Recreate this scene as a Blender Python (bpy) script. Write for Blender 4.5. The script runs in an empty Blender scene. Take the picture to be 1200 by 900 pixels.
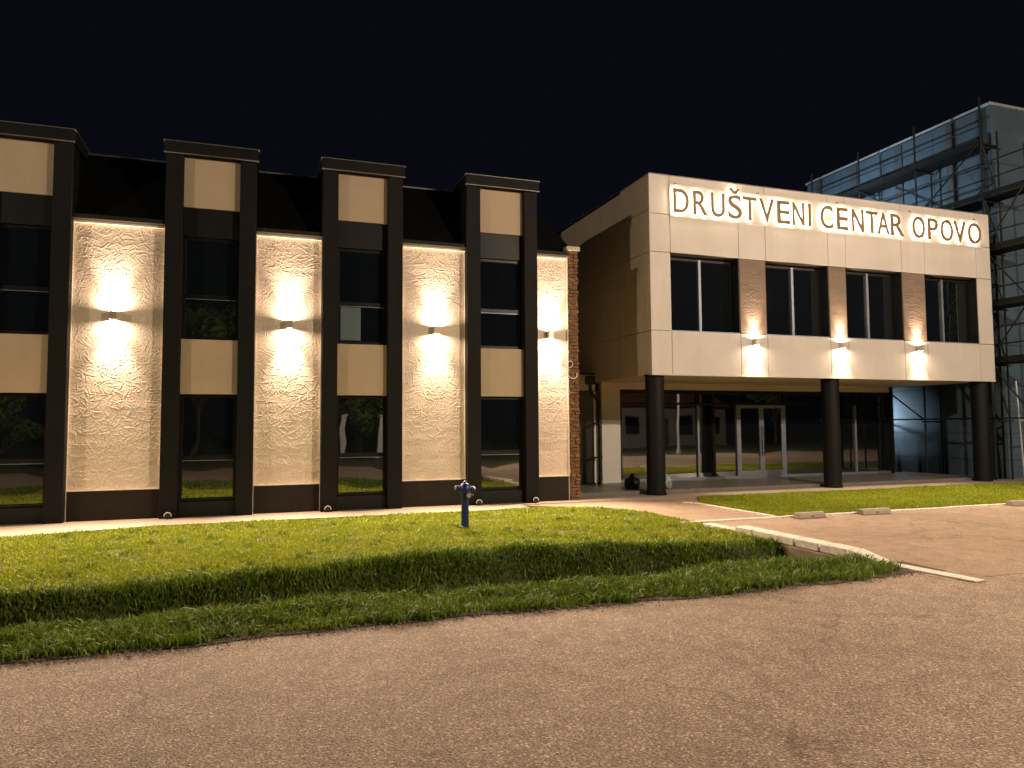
import bpy, bmesh, math, random
import numpy as np
from mathutils import Vector, Matrix

random.seed(7)
rng = np.random.default_rng(7)
SC = bpy.context.scene
COL = SC.collection
R = math.radians

# ------------------------------------------------------------------ camera
cam_d = bpy.data.cameras.new("camera")
cam = bpy.data.objects.new("camera", cam_d)
COL.objects.link(cam)
SC.camera = cam
cam_d.sensor_fit = 'HORIZONTAL'
cam_d.sensor_width = 36.0
cam_d.lens = 36.0 * 850.0 / 1200.0
cam_d.clip_start = 0.05
cam_d.clip_end = 1500.0
_yaw, _pitch, _roll = R(19.3), R(3.37), R(0.38)
_fw = Vector((math.sin(_yaw) * math.cos(_pitch), math.cos(_yaw) * math.cos(_pitch), math.sin(_pitch)))
_r = Vector((math.cos(_yaw), -math.sin(_yaw), 0))
_u = _r.cross(_fw)
_r2 = _r * math.cos(_roll) - _u * math.sin(_roll)
_u2 = _r * math.sin(_roll) + _u * math.cos(_roll)
cam.matrix_world = Matrix(((_r2.x, _u2.x, -_fw.x, 0.0), (_r2.y, _u2.y, -_fw.y, 0.0),
                           (_r2.z, _u2.z, -_fw.z, 1.65), (0, 0, 0, 1)))

# ------------------------------------------------------------------ world: clear night sky
world = bpy.data.worlds.new("World")
SC.world = world
world.use_nodes = True
wn = world.node_tree
bg = wn.nodes["Background"]
bg.inputs[0].default_value = (0.17, 0.20, 0.36, 1)
bg.inputs[1].default_value = 0.011

# ------------------------------------------------------------------ exposure / render settings
SC.view_settings.view_transform = 'Standard'
SC.view_settings.look = 'None'
SC.view_settings.exposure = 0.47
SC.view_settings.gamma = 1.0
SC.view_settings.use_curve_mapping = False
SC.render.engine = 'CYCLES'
SC.cycles.use_denoising = True
SC.cycles.use_light_tree = True
SC.cycles.max_bounces = 6
SC.cycles.diffuse_bounces = 3
SC.cycles.glossy_bounces = 4
SC.cycles.transmission_bounces = 4
SC.cycles.sample_clamp_indirect = 6.0
SC.cycles.caustics_reflective = False
SC.cycles.caustics_refractive = False

STREET_W = 6200.0          # watts of each street lamp
STREET_COL = (1.0, 0.80, 0.60)
LAMP_COL = (1.0, 0.74, 0.52)
LAMP_AREA_W = 25.0
LAMP_SPOT_W = 420.0
GROUND_SPOT_W = 2300.0
FLOOD_W = 190.0

# ------------------------------------------------------------------ materials
MATS = {}
def nt_new(name):
    m = bpy.data.materials.new(name)
    m.use_nodes = True
    nt = m.node_tree
    return m, nt, nt.nodes["Principled BSDF"]

def mat(name, col, rough=0.7, vary=0.15, scale=3.0, bump=0.0, bscale=60.0, metal=0.0, spec=0.5, col2=None, detail=6.0, ior=1.5, streak=0.0):
    if name in MATS:
        return MATS[name]
    m, nt, p = nt_new(name)
    N, L = nt.nodes, nt.links
    tc = N.new("ShaderNodeTexCoord")
    geo = N.new("ShaderNodeNewGeometry")
    nz = N.new("ShaderNodeTexNoise"); nz.inputs["Scale"].default_value = scale; nz.inputs["Detail"].default_value = detail
    nz.inputs["Roughness"].default_value = 0.65
    L.new(geo.outputs["Position"], nz.inputs["Vector"])
    ramp = N.new("ShaderNodeValToRGB")
    c2 = col2 if col2 else tuple(min(1, c * (1 + vary)) for c in col)
    c1 = col if col2 else tuple(c * (1 - vary) for c in col)
    ramp.color_ramp.elements[0].position = 0.3; ramp.color_ramp.elements[1].position = 0.7
    ramp.color_ramp.elements[0].color = (*c1, 1); ramp.color_ramp.elements[1].color = (*c2, 1)
    L.new(nz.outputs["Fac"], ramp.inputs["Fac"])
    colout = ramp.outputs["Color"]
    if streak > 0:                                    # rain streaks and dust running down the surface
        mp = N.new("ShaderNodeMapping"); mp.inputs["Scale"].default_value = (3.0, 3.0, 0.5)
        ns = N.new("ShaderNodeTexNoise"); ns.inputs["Scale"].default_value = 1.0; ns.inputs["Detail"].default_value = 7
        ns.inputs["Roughness"].default_value = 0.6
        rs = N.new("ShaderNodeValToRGB"); rs.color_ramp.elements[0].position = 0.32; rs.color_ramp.elements[1].position = 0.58
        d_ = 1 - streak
        rs.color_ramp.elements[0].color = (d_, d_, d_ * 0.98, 1); rs.color_ramp.elements[1].color = (1, 1, 1, 1)
        mm = N.new("ShaderNodeMix"); mm.data_type = 'RGBA'; mm.blend_type = 'MULTIPLY'; mm.inputs["Factor"].default_value = 1.0
        L.new(geo.outputs["Position"], mp.inputs["Vector"]); L.new(mp.outputs["Vector"], ns.inputs["Vector"])
        L.new(ns.outputs["Fac"], rs.inputs["Fac"]); L.new(colout, mm.inputs["A"]); L.new(rs.outputs["Color"], mm.inputs["B"])
        colout = mm.outputs["Result"]
    L.new(colout, p.inputs["Base Color"])
    mr = N.new("ShaderNodeMapRange")
    mr.inputs["To Min"].default_value = max(0.02, rough - 0.08); mr.inputs["To Max"].default_value = min(1, rough + 0.08)
    L.new(nz.outputs["Fac"], mr.inputs["Value"]); L.new(mr.outputs["Result"], p.inputs["Roughness"])
    p.inputs["Metallic"].default_value = metal
    p.inputs["Specular IOR Level"].default_value = spec
    p.inputs["IOR"].default_value = ior
    if bump > 0:
        n2 = N.new("ShaderNodeTexNoise"); n2.inputs["Scale"].default_value = bscale; n2.inputs["Detail"].default_value = 4
        L.new(geo.outputs["Position"], n2.inputs["Vector"])
        b = N.new("ShaderNodeBump"); b.inputs["Strength"].default_value = bump; b.inputs["Distance"].default_value = 0.01
        L.new(n2.outputs["Fac"], b.inputs["Height"]); L.new(b.outputs["Normal"], p.inputs["Normal"])
    MATS[name] = m
    return m

def mat_asphalt(name, c1, c2, speck):
    m, nt, p = nt_new(name)
    N, L = nt.nodes, nt.links
    geo = N.new("ShaderNodeNewGeometry")
    big = N.new("ShaderNodeTexNoise"); big.inputs["Scale"].default_value = 0.55; big.inputs["Detail"].default_value = 5
    fine = N.new("ShaderNodeTexNoise"); fine.inputs["Scale"].default_value = 70; fine.inputs["Detail"].default_value = 3
    vor = N.new("ShaderNodeTexVoronoi"); vor.inputs["Scale"].default_value = 75
    mus = N.new("ShaderNodeTexNoise"); mus.inputs["Scale"].default_value = 4.0; mus.inputs["Detail"].default_value = 8
    for n in (big, fine, vor, mus):
        L.new(geo.outputs["Position"], n.inputs["Vector"])
    r1 = N.new("ShaderNodeValToRGB")
    r1.color_ramp.elements[0].position = 0.32; r1.color_ramp.elements[1].position = 0.68
    r1.color_ramp.elements[0].color = (*c1, 1); r1.color_ramp.elements[1].color = (*c2, 1)
    L.new(big.outputs["Fac"], r1.inputs["Fac"])
    mx = N.new("ShaderNodeMix"); mx.data_type = 'RGBA'; mx.blend_type = 'MULTIPLY'; mx.inputs["Factor"].default_value = 1.0
    r2 = N.new("ShaderNodeValToRGB")
    r2.color_ramp.elements[0].position = 0.30; r2.color_ramp.elements[1].position = 0.72
    r2.color_ramp.elements[0].color = (1 - speck, 1 - speck, 1 - speck, 1); r2.color_ramp.elements[1].color = (1 + speck, 1 + speck, 1 + speck, 1)
    L.new(fine.outputs["Fac"], r2.inputs["Fac"])
    L.new(r1.outputs["Color"], mx.inputs["A"]); L.new(r2.outputs["Color"], mx.inputs["B"])
    mx2 = N.new("ShaderNodeMix"); mx2.data_type = 'RGBA'; mx2.blend_type = 'MULTIPLY'; mx2.inputs["Factor"].default_value = 0.8
    r3 = N.new("ShaderNodeValToRGB")
    r3.color_ramp.elements[0].position = 0.35; r3.color_ramp.elements[1].position = 0.6
    r3.color_ramp.elements[0].color = (0.82, 0.80, 0.78, 1); r3.color_ramp.elements[1].color = (1.05, 1.05, 1.05, 1)
    L.new(mus.outputs["Fac"], r3.inputs["Fac"])
    L.new(mx.outputs["Result"], mx2.inputs["A"]); L.new(r3.outputs["Color"], mx2.inputs["B"])
    cell = N.new("ShaderNodeTexVoronoi"); cell.inputs["Scale"].default_value = 72
    L.new(geo.outputs["Position"], cell.inputs["Vector"])
    sep = N.new("ShaderNodeSeparateColor"); L.new(cell.outputs["Color"], sep.inputs[0])
    r4 = N.new("ShaderNodeValToRGB"); r4.color_ramp.interpolation = 'CONSTANT'
    r4.color_ramp.elements[0].color = (0.62, 0.62, 0.62, 1); r4.color_ramp.elements[1].position = 0.18; r4.color_ramp.elements[1].color = (0.96, 0.96, 0.96, 1)
    e4 = r4.color_ramp.elements.new(0.86); e4.color = (1.7, 1.65, 1.6, 1)
    L.new(sep.outputs[0], r4.inputs["Fac"])
    mx3 = N.new("ShaderNodeMix"); mx3.data_type = 'RGBA'; mx3.blend_type = 'MULTIPLY'; mx3.inputs["Factor"].default_value = min(1.0, speck * 1.6)
    L.new(mx2.outputs["Result"], mx3.inputs["A"]); L.new(r4.outputs["Color"], mx3.inputs["B"])
    wob = N.new("ShaderNodeTexNoise"); wob.inputs["Scale"].default_value = 2.2; wob.inputs["Detail"].default_value = 5
    L.new(geo.outputs["Position"], wob.inputs["Vector"])
    vm = N.new("ShaderNodeVectorMath"); vm.operation = 'MULTIPLY_ADD'; vm.inputs[1].default_value = (0.9, 0.9, 0.0)
    L.new(wob.outputs["Color"], vm.inputs[0]); L.new(geo.outputs["Position"], vm.inputs[2])
    crk = N.new("ShaderNodeTexVoronoi"); crk.feature = 'DISTANCE_TO_EDGE'; crk.inputs["Scale"].default_value = 0.33
    L.new(vm.outputs[0], crk.inputs["Vector"])
    r5 = N.new("ShaderNodeValToRGB"); r5.color_ramp.elements[0].position = 0.0; r5.color_ramp.elements[1].position = 0.006
    r5.color_ramp.elements[0].color = (0.55, 0.52, 0.5, 1); r5.color_ramp.elements[1].color = (1, 1, 1, 1)
    L.new(crk.outputs["Distance"], r5.inputs["Fac"])
    mx4 = N.new("ShaderNodeMix"); mx4.data_type = 'RGBA'; mx4.blend_type = 'MULTIPLY'; mx4.inputs["Factor"].default_value = 0.8
    L.new(mx3.outputs["Result"], mx4.inputs["A"]); L.new(r5.outputs["Color"], mx4.inputs["B"])
    L.new(mx4.outputs["Result"], p.inputs["Base Color"])
    p.inputs["Roughness"].default_value = 0.82
    b = N.new("ShaderNodeBump"); b.inputs["Strength"].default_value = 0.85; b.inputs["Distance"].default_value = 0.012
    ad = N.new("ShaderNodeMath"); ad.operation = 'ADD'
    L.new(vor.outputs["Distance"], ad.inputs[0]); L.new(fine.outputs["Fac"], ad.inputs[1])
    L.new(ad.outputs[0], b.inputs["Height"]); L.new(b.outputs["Normal"], p.inputs["Normal"])
    MATS[name] = m
    return m

def mat_glass(name, tint=(0.006, 0.008, 0.010), ior=2.6, wave=0.008, wscale=1.0):
    m, nt, p = nt_new(name)
    N, L = nt.nodes, nt.links
    p.inputs["Base Color"].default_value = (*tint, 1)
    p.inputs["Roughness"].default_value = 0.015
    p.inputs["IOR"].default_value = ior
    geo = N.new("ShaderNodeNewGeometry")
    nz = N.new("ShaderNodeTexNoise"); nz.inputs["Scale"].default_value = wscale; nz.inputs["Detail"].default_value = 1.0
    L.new(geo.outputs["Position"], nz.inputs["Vector"])
    b = N.new("ShaderNodeBump"); b.inputs["Strength"].default_value = 1.0; b.inputs["Distance"].default_value = wave
    L.new(nz.outputs["Fac"], b.inputs["Height"]); L.new(b.outputs["Normal"], p.inputs["Normal"])
    MATS[name] = m
    return m

def mat_blades(name, ca, cb, cc, trans=0.25):
    m, nt, p = nt_new(name)
    N, L = nt.nodes, nt.links
    geo = N.new("ShaderNodeNewGeometry")
    ramp = N.new("ShaderNodeValToRGB")
    ramp.color_ramp.elements[0].color = (*ca, 1); ramp.color_ramp.elements[1].color = (*cc, 1)
    e = ramp.color_ramp.elements.new(0.55); e.color = (*cb, 1)
    nz = N.new("ShaderNodeTexNoise"); nz.inputs["Scale"].default_value = 1.3; nz.inputs["Detail"].default_value = 4
    L.new(geo.outputs["Position"], nz.inputs["Vector"])
    mx = N.new("ShaderNodeMix"); mx.data_type = 'FLOAT'; mx.inputs["Factor"].default_value = 0.5
    L.new(geo.outputs["Random Per Island"], mx.inputs["A"]); L.new(nz.outputs["Fac"], mx.inputs["B"])
    L.new(mx.outputs["Result"], ramp.inputs["Fac"])
    L.new(ramp.outputs["Color"], p.inputs["Base Color"])
    p.inputs["Roughness"].default_value = 0.5
    p.inputs["Specular IOR Level"].default_value = 0.3
    tr = N.new("ShaderNodeBsdfTranslucent"); L.new(ramp.outputs["Color"], tr.inputs["Color"])
    ms = N.new("ShaderNodeMixShader"); ms.inputs[0].default_value = trans
    out = N["Material Output"]
    L.new(p.outputs[0], ms.inputs[1]); L.new(tr.outputs[0], ms.inputs[2]); L.new(ms.outputs[0], out.inputs["Surface"])
    MATS[name] = m
    return m

def mat_emit(name, col, strength):
    m = bpy.data.materials.new(name); m.use_nodes = True
    nt = m.node_tree
    nt.nodes.clear()
    e = nt.nodes.new("ShaderNodeEmission"); e.inputs[0].default_value = (*col, 1); e.inputs[1].default_value = strength
    o = nt.nodes.new("ShaderNodeOutputMaterial"); nt.links.new(e.outputs[0], o.inputs[0])
    MATS[name] = m
    return m

CHARCOAL = mat("charcoal_render", (0.0062, 0.0052, 0.0045), 0.7, 0.25, 2.5, 0.25, 180, spec=0.25, streak=0.5)
PLINTH = mat("plinth_brown", (0.019, 0.0142, 0.0108), 0.7, 0.2, 3.0, 0.25, 140, spec=0.25)
BLACKROOF = mat("black_roof", (0.0022, 0.0022, 0.0026), 0.8, 0.3, 4.0, spec=0.1)
DARKPANEL = mat("dark_panel", (0.0065, 0.0065, 0.007), 0.5, 0.2, 3.0, spec=0.3)
FRAME = mat("dark_window_frame", (0.006, 0.006, 0.0065), 0.4, 0.2, 5.0, spec=0.3)
FLASH = mat("grey_flashing", (0.20, 0.19, 0.18), 0.45, 0.2, 4.0, metal=0.6)
TRIM = mat("pale_edge_trim", (0.62, 0.55, 0.45), 0.6, 0.1, 6.0)
PLASTER = mat("cream_trowelled_plaster", (0.70, 0.58, 0.485), 0.85, 0.09, 2.2, 0.3, 90, streak=0.08)
PIERPL = mat("brown_trowelled_plaster", (0.20, 0.145, 0.108), 0.85, 0.12, 3.0, 0.3, 90)
BEIGE = mat("beige_spandrel", (0.47, 0.36, 0.25), 0.75, 0.05, 1.4, 0.12, 150, streak=0.05)
CREAM = mat("cream_facade_panel", (0.62, 0.562, 0.515), 0.62, 0.05, 1.1, 0.06, 120, streak=0.05)
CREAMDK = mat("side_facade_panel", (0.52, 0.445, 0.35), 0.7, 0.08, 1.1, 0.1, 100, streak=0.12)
JOINT = mat("panel_joint", (0.10, 0.085, 0.07), 0.85, 0.1)
SOFFIT = mat("tan_soffit", (0.66, 0.55, 0.40), 0.7, 0.05, 1.0)
WHITEWALL = mat("white_wall", (0.62, 0.59, 0.53), 0.8, 0.06, 2.0, 0.15, 120)
DARKWALL = mat("dark_link_wall", (0.055, 0.055, 0.048), 0.75, 0.15, 2.0)
COLBLACK = mat("black_column", (0.0035, 0.0032, 0.0032), 0.6, 0.3, 6.0, 0.1, 80, spec=0.25)
ALU = mat("grey_aluminium", (0.24, 0.265, 0.32), 0.42, 0.1, 6.0, metal=0.55)
BRONZE = mat("bronze_letter", (0.25, 0.17, 0.095), 0.55, 0.15, 9.0, metal=0.2)
LAMPBODY = mat("lamp_metal", (0.50, 0.43, 0.34), 0.4, 0.1, 20.0, metal=0.5)
CONC = mat("pale_concrete", (0.34, 0.28, 0.22), 0.85, 0.18, 2.2, 0.45, 55)
PATHM = mat("pavement_concrete", (0.33, 0.262, 0.20), 0.85, 0.16, 1.5, 0.4, 70)
SLABM = mat("porch_tile", (0.19, 0.172, 0.155), 0.42, 0.18, 2.0, 0.1, 50)
KERB = mat("white_kerb", (0.66, 0.60, 0.51), 0.8, 0.30, 9.0, 0.4, 60)
HEADW = mat("headwall_concrete", (0.24, 0.17, 0.11), 0.9, 0.3, 4.0, 0.5, 40)
EARTH = mat("bare_earth", (0.085, 0.062, 0.040), 0.95, 0.4, 6.0, 0.9, 35)
TURF = mat("turf_soil", (0.045, 0.050, 0.014), 0.95, 0.4, 5.0, 0.7, 40)
GROUND = mat("ground_soil", (0.06, 0.06, 0.03), 0.95, 0.4, 0.8, 0.4, 20)
SLATE = mat("insulation_wall", (0.052, 0.088, 0.122), 0.85, 0.20, 1.3, 0.2, 40)
STEEL = mat("scaffold_steel", (0.016, 0.018, 0.021), 0.55, 0.3, 8.0, metal=0.2, spec=0.25)
ZINC = mat("galvanised_steel", (0.45, 0.46, 0.47), 0.5, 0.2, 8.0, metal=0.4)
PLANKM = mat("scaffold_plank", (0.009, 0.010, 0.011), 0.85, 0.4, 6.0, 0.3, 30, spec=0.2)
BLUE = mat("blue_hydrant_paint", (0.007, 0.017, 0.125), 0.38, 0.3, 12.0, 0.15, 60)
BRASS = mat("worn_silver_cap", (0.50, 0.45, 0.36), 0.4, 0.2, 20.0, metal=0.6)
BRICKM = mat("red_brown_brick", (0.11, 0.048, 0.021), 0.9, 0.5, 9.0, 0.6, 60, col2=(0.24, 0.12, 0.052))
MORTAR = mat("mortar", (0.34, 0.26, 0.17), 0.95, 0.2, 12.0, 0.5, 60)
BARK = mat("bark", (0.075, 0.055, 0.040), 0.9, 0.3, 12.0, 0.6, 40)
WOODW = mat("white_painted_wood", (0.70, 0.69, 0.66), 0.6, 0.08, 6.0)
ROOFT = mat("roof_tile_red", (0.17, 0.065, 0.040), 0.85, 0.3, 6.0)
HOUSEW = mat("house_render", (0.22, 0.21, 0.19), 0.85, 0.1, 1.0)
BLACKP = mat("black_plastic", (0.008, 0.008, 0.008), 0.35, 0.2, 10)
WHITEP = mat("white_plastic", (0.68, 0.66, 0.60), 0.4, 0.1, 10)
FOIL = mat("grey_plastic_wrap", (0.30, 0.32, 0.34), 0.25, 0.4, 14, 0.8, 24)
PALESHEET = mat("pale_green_sheet", (0.10, 0.15, 0.16), 0.6, 0.1, 3.0)
ASPHALT = mat_asphalt("worn_asphalt", (0.305, 0.222, 0.160), (0.395, 0.292, 0.213), 0.55)
DRIVEM = mat_asphalt("drive_asphalt", (0.32, 0.222, 0.15), (0.41, 0.29, 0.20), 0.25)
GLASS = mat_glass("dark_window_glass")
GLASS2 = mat_glass("dark_shop_glass", (0.006, 0.008, 0.009), 3.0, 0.004, 0.7)
GRASS = mat_blades("lawn_blades", (0.115, 0.16, 0.007), (0.275, 0.325, 0.011), (0.50, 0.47, 0.055))
GRASSD = mat_blades("ditch_blades", (0.026, 0.052, 0.004), (0.125, 0.195, 0.010), (0.32, 0.40, 0.035))  # rank grass, darker also to carry the ditch bank's shade in its colour
LEAF = mat_blades("tree_leaves", (0.06, 0.10, 0.02), (0.13, 0.19, 0.035), (0.24, 0.28, 0.06))
HALO = mat_emit("letter_back_light", (1.0, 0.83, 0.57), 38.0)
LAMPLENS = mat_emit("lamp_lens", (1.0, 0.86, 0.62), 30.0)
STLENS = mat_emit("street_lamp_lens", (1.0, 0.82, 0.55), 60.0)
COOLLENS = mat_emit("flood_lens", (0.70, 0.88, 1.0), 20.0)

# ------------------------------------------------------------------ mesh helpers
class MB:
    def __init__(self):
        self.v = []; self.f = []
    def quad(self, a, b, c, d):
        n = len(self.v); self.v += [tuple(a), tuple(b), tuple(c), tuple(d)]; self.f.append((n, n + 1, n + 2, n + 3)); return self
    def box(self, x0, x1, y0, y1, z0, z1):
        n = len(self.v)
        self.v += [(x0, y0, z0), (x1, y0, z0), (x1, y1, z0), (x0, y1, z0), (x0, y0, z1), (x1, y0, z1), (x1, y1, z1), (x0, y1, z1)]
        self.f += [(n, n + 3, n + 2, n + 1), (n + 4, n + 5, n + 6, n + 7), (n, n + 1, n + 5, n + 4), (n + 1, n + 2, n + 6, n + 5),
                   (n + 2, n + 3, n + 7, n + 6), (n + 3, n, n + 4, n + 7)]
        return self
    def prism(self, poly, z0, z1):
        n = len(self.v); k = len(poly)
        self.v += [(x, y, z0) for x, y in poly] + [(x, y, z1) for x, y in poly]
        self.f.append(tuple(range(n + k - 1, n - 1, -1))); self.f.append(tuple(range(n + k, n + 2 * k)))
        for i in range(k):
            j = (i + 1) % k; self.f.append((n + i, n + j, n + k + j, n + k + i))
        return self
    def tube(self, p, q, r0, r1=None, seg=8, caps=True):
        r1 = r0 if r1 is None else r1
        p, q = Vector(p), Vector(q)
        d = (q - p).normalized()
        a = d.orthogonal().normalized(); b = d.cross(a)
        n = len(self.v)
        for c, r in ((p, r0), (q, r1)):
            for i in range(seg):
                t = 2 * math.pi * i / seg
                self.v.append(tuple(c + a * (r * math.cos(t)) + b * (r * math.sin(t))))
        for i in range(seg):
            j = (i + 1) % seg; self.f.append((n + i, n + j, n + seg + j, n + seg + i))
        if caps:
            self.f.append(tuple(range(n + seg - 1, n - 1, -1))); self.f.append(tuple(range(n + seg, n + 2 * seg)))
        return self
    def path(self, pts, r, seg=8):
        for a, b in zip(pts[:-1], pts[1:]):
            self.tube(a, b, r, r, seg)
        return self
    def lathe(self, prof, c=(0, 0, 0), seg=20):
        n = len(self.v); k = len(prof)
        for r, z in prof:
            for i in range(seg):
                t = 2 * math.pi * i / seg
                self.v.append((c[0] + r * math.cos(t), c[1] + r * math.sin(t), c[2] + z))
        for a in range(k - 1):
            for i in range(seg):
                j = (i + 1) % seg
                self.f.append((n + a * seg + i, n + a * seg + j, n + (a + 1) * seg + j, n + (a + 1) * seg + i))
        self.f.append(tuple(range(n + seg - 1, n - 1, -1))); self.f.append(tuple(range(n + (k - 1) * seg, n + k * seg)))
        return self
    def build(self, name, material, parent=None, smooth=False, bevel=0.0, off=(0, 0, 0)):
        me = bpy.data.meshes.new(name)
        me.from_pydata(self.v, [], self.f)
        me.materials.append(material)
        if bevel > 0:
            bm = bmesh.new(); bm.from_mesh(me)
            bmesh.ops.bevel(bm, geom=list(bm.edges), offset=bevel, segments=1, affect='EDGES')
            bm.to_mesh(me); bm.free()
        if smooth:
            me.polygons.foreach_set("use_smooth", [True] * len(me.polygons))
            try:
                me.set_sharp_from_angle(angle=R(40))
            except Exception:
                pass
        o = bpy.data.objects.new(name, me)
        COL.objects.link(o)
        o.location = off
        if parent is not None:
            o.parent = parent
        return o

def box(name, material, parent, x0, x1, y0, y1, z0, z1, bevel=0.0):
    px = parent.location if parent is not None else Vector((0, 0, 0))
    if parent is not None and parent.parent is not None:
        px = parent.parent.location + parent.location
    b = MB().box(x0 - px[0], x1 - px[0], y0 - px[1], y1 - px[1], z0 - px[2], z1 - px[2])
    return b.build(name, material, parent, bevel=bevel)

def empty(name, loc, label, cat, group=None):
    o = bpy.data.objects.new(name, None); COL.objects.link(o)
    o.location = loc; o.empty_display_size = 0.2
    tag(o, label, cat, group)
    return o
def tag(o, label, cat, group=None):
    o["label"] = label; o["category"] = cat
    if group: o["group"] = group
    return o
def struct(o):
    o["kind"] = "structure"; return o

def np_mesh(name, verts, tris, material, smooth=True):
    me = bpy.data.meshes.new(name)
    nv, nf = len(verts), len(tris)
    k = tris.shape[1]
    me.vertices.add(nv); me.vertices.foreach_set("co", np.asarray(verts, np.float32).ravel())
    me.loops.add(nf * k); me.loops.foreach_set("vertex_index", np.asarray(tris, np.int32).ravel())
    me.polygons.add(nf); me.polygons.foreach_set("loop_start", np.arange(0, nf * k, k, dtype=np.int32))
    me.polygons.foreach_set("loop_total", np.full(nf, k, np.int32))
    me.polygons.foreach_set("use_smooth", np.full(nf, smooth, bool))
    me.update(calc_edges=True); me.validate()
    me.materials.append(material)
    o = bpy.data.objects.new(name, me); COL.objects.link(o)
    return o

def point_at(o, d):
    o.rotation_euler = Vector(d).to_track_quat('-Z', 'Y').to_euler()

# ------------------------------------------------------------------ terrain
YP, YT = 14.85, 14.65       # plaster face and tower front of the long building
DR_X = 7.0                  # edge of the drive where the ditch meets the culvert headwall
LIPX = [-60, -2.4, -1.2, 0.0, 1.5, 3.3, 5.0, 6.2, 7.0]
LIPY = [8.35, 8.45, 8.50, 8.78, 9.10, 9.38, 8.95, 8.55, 8.50]
def smooth(t):
    t = np.clip(t, 0, 1); return t * t * (3 - 2 * t)
def hz(x, y):
    """height of the lawn, with the roadside ditch"""
    x = np.asarray(x, float); y = np.asarray(y, float)
    lip = np.interp(x, LIPX, LIPY) + 0.05 * np.sin(x * 1.7) + 0.03 * np.sin(x * 4.1)
    near = 7.05 + 0.05 * np.sin(x * 1.3 + 1)
    b0, b1 = near + 0.40, lip - 0.50
    d = np.where(y < b0, smooth((y - near) / (b0 - near)), np.where(y > b1, 1 - smooth((y - b1) / (lip - b1)), 1.0))
    h = -0.46 * d
    h = h + np.where(x < DR_X - 0.01, 0.015 * np.sin(x * 2.3 + y * 1.1) * np.sin(y * 2.9), 0)
    return np.where(x < DR_X - 0.01, h, 0.0)

def grid_sheet(name, xs, ys, zf, material):
    X, Y = np.meshgrid(xs, ys, indexing='ij')
    Z = zf(X, Y)
    v = np.stack([X, Y, Z], -1).reshape(-1, 3)
    nx, ny = len(xs), len(ys)
    i, j = np.meshgrid(np.arange(nx - 1), np.arange(ny - 1), indexing='ij')
    a = (i * ny + j).ravel()
    q = np.stack([a, a + ny, a + ny + 1, a + 1], -1)
    return np_mesh(name, v, q, material)

gx = np.concatenate([[-400, -150, -70], np.arange(-30, 6.9, 0.4), [6.97, 7.0, 9, 30, 70, 150, 400]])
gy = np.concatenate([[-400, -150, -60, -20, 0, 5.5], np.arange(6.3, 9.9, 0.18), [10.5, 14, 20, 60, 150, 400]])
def ground_z(x, y):
    return np.where((x > -31) & (y > 6.2) & (y < 10), hz(x, y), 0.0) - 0.05
struct(grid_sheet("ground", gx, gy, ground_z, GROUND))

# road, with a ragged worn verge edge
rx = np.arange(-60, 60.01, 0.25)
edge = 6.22 + 0.05 * np.sin(rx * 1.1) + 0.03 * np.sin(rx * 3.7 + 1) + rng.normal(0, 0.018, len(rx))
edge = np.where(rx > 7.3, 5.9, edge)
m = MB()
for i in range(len(rx) - 1):
    m.quad((rx[i], -1.2, 0), (rx[i + 1], -1.2, 0), (rx[i + 1], edge[i + 1], 0), (rx[i], edge[i], 0))
struct(m.build("road", ASPHALT))

# drive and parking apron
DRV = [(6.9, 5.80), (60, 5.80), (60, 10.62), (8.95, 10.62), (8.95, 13.1), (9.75, 14.46), (5.2, 14.42), (5.9, 13.85), (6.7, 13.3), (7.05, 12.3), (7.10, 10.0), (7.11, 8.0), (7.11, 7.0), (6.9, 6.9)]
struct(MB().prism(DRV, -0.045, 0.004).build("drive", DRIVEM))

# footpath slabs along the building
fp = struct(MB().prism([(-30, 13.0), (-4, 13.0), (-1.6, 13.7), (5.2, 13.72), (5.2, 14.42), (9.4, 14.42), (60, 14.30), (60, 15.46), (6.86, 15.46), (6.86, 15.2), (-30, 15.2)], -0.045, 0.02).build("footpath", PATHM))
# porch slab, one low step up
struct(box("porch_slab", SLABM, None, 6.9, 20.02, 15.47, 18.2, -0.04, 0.10, 0.006))

# bare trodden earth at the verge's end and along the road edge
ex = np.arange(-8, 7.35, 0.15)
m = MB()
for i in range(len(ex) - 1):
    def w(x): return 6.20 + 0.05 * math.sin(x * 1.1) + 0.03 * math.sin(x * 3.7 + 1)
    a, b = ex[i], ex[i + 1]
    la, lb = w(a) - 0.06 - 0.05 * math.sin(a * 5.3) * math.sin(a * 1.9), w(b) - 0.06 - 0.05 * math.sin(b * 5.3) * math.sin(b * 1.9)
    m.quad((a, la, 0.008), (b, lb, 0.008), (b, 6.75, 0.012), (a, 6.75, 0.012))
struct(m.build("earth_edge", EARTH))

# lawns
lx = np.concatenate([np.arange(-30, -8, 0.6), np.arange(-8, 6.96, 0.16)])
ly = np.arange(6.42, 13.75, 0.14)
l1 = struct(grid_sheet("lawn", lx, ly, lambda x, y: hz(x, y), TURF))
l2 = struct(MB().prism([(8.80, 10.78), (40, 10.78), (40, 14.28), (9.5, 14.40), (8.80, 13.2)], -0.04, 0.012).build("lawn", TURF))
nst = 2600
px_ = rng.uniform(-7, 7.2, nst); py_ = 6.16 + 0.05 * np.sin(px_ * 1.1) + 0.03 * np.sin(px_ * 3.7 + 1) - np.abs(rng.normal(0, 0.10, nst)) + 0.06
sr = rng.uniform(0.004, 0.014, nst) * np.where(rng.random(nst) < .06, 1.8, 1)
octv = np.array([[1, 0, 0], [0, 1, 0], [-1, 0, 0], [0, -1, 0], [0, 0, .7], [0, 0, -.4]], np.float32)
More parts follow.
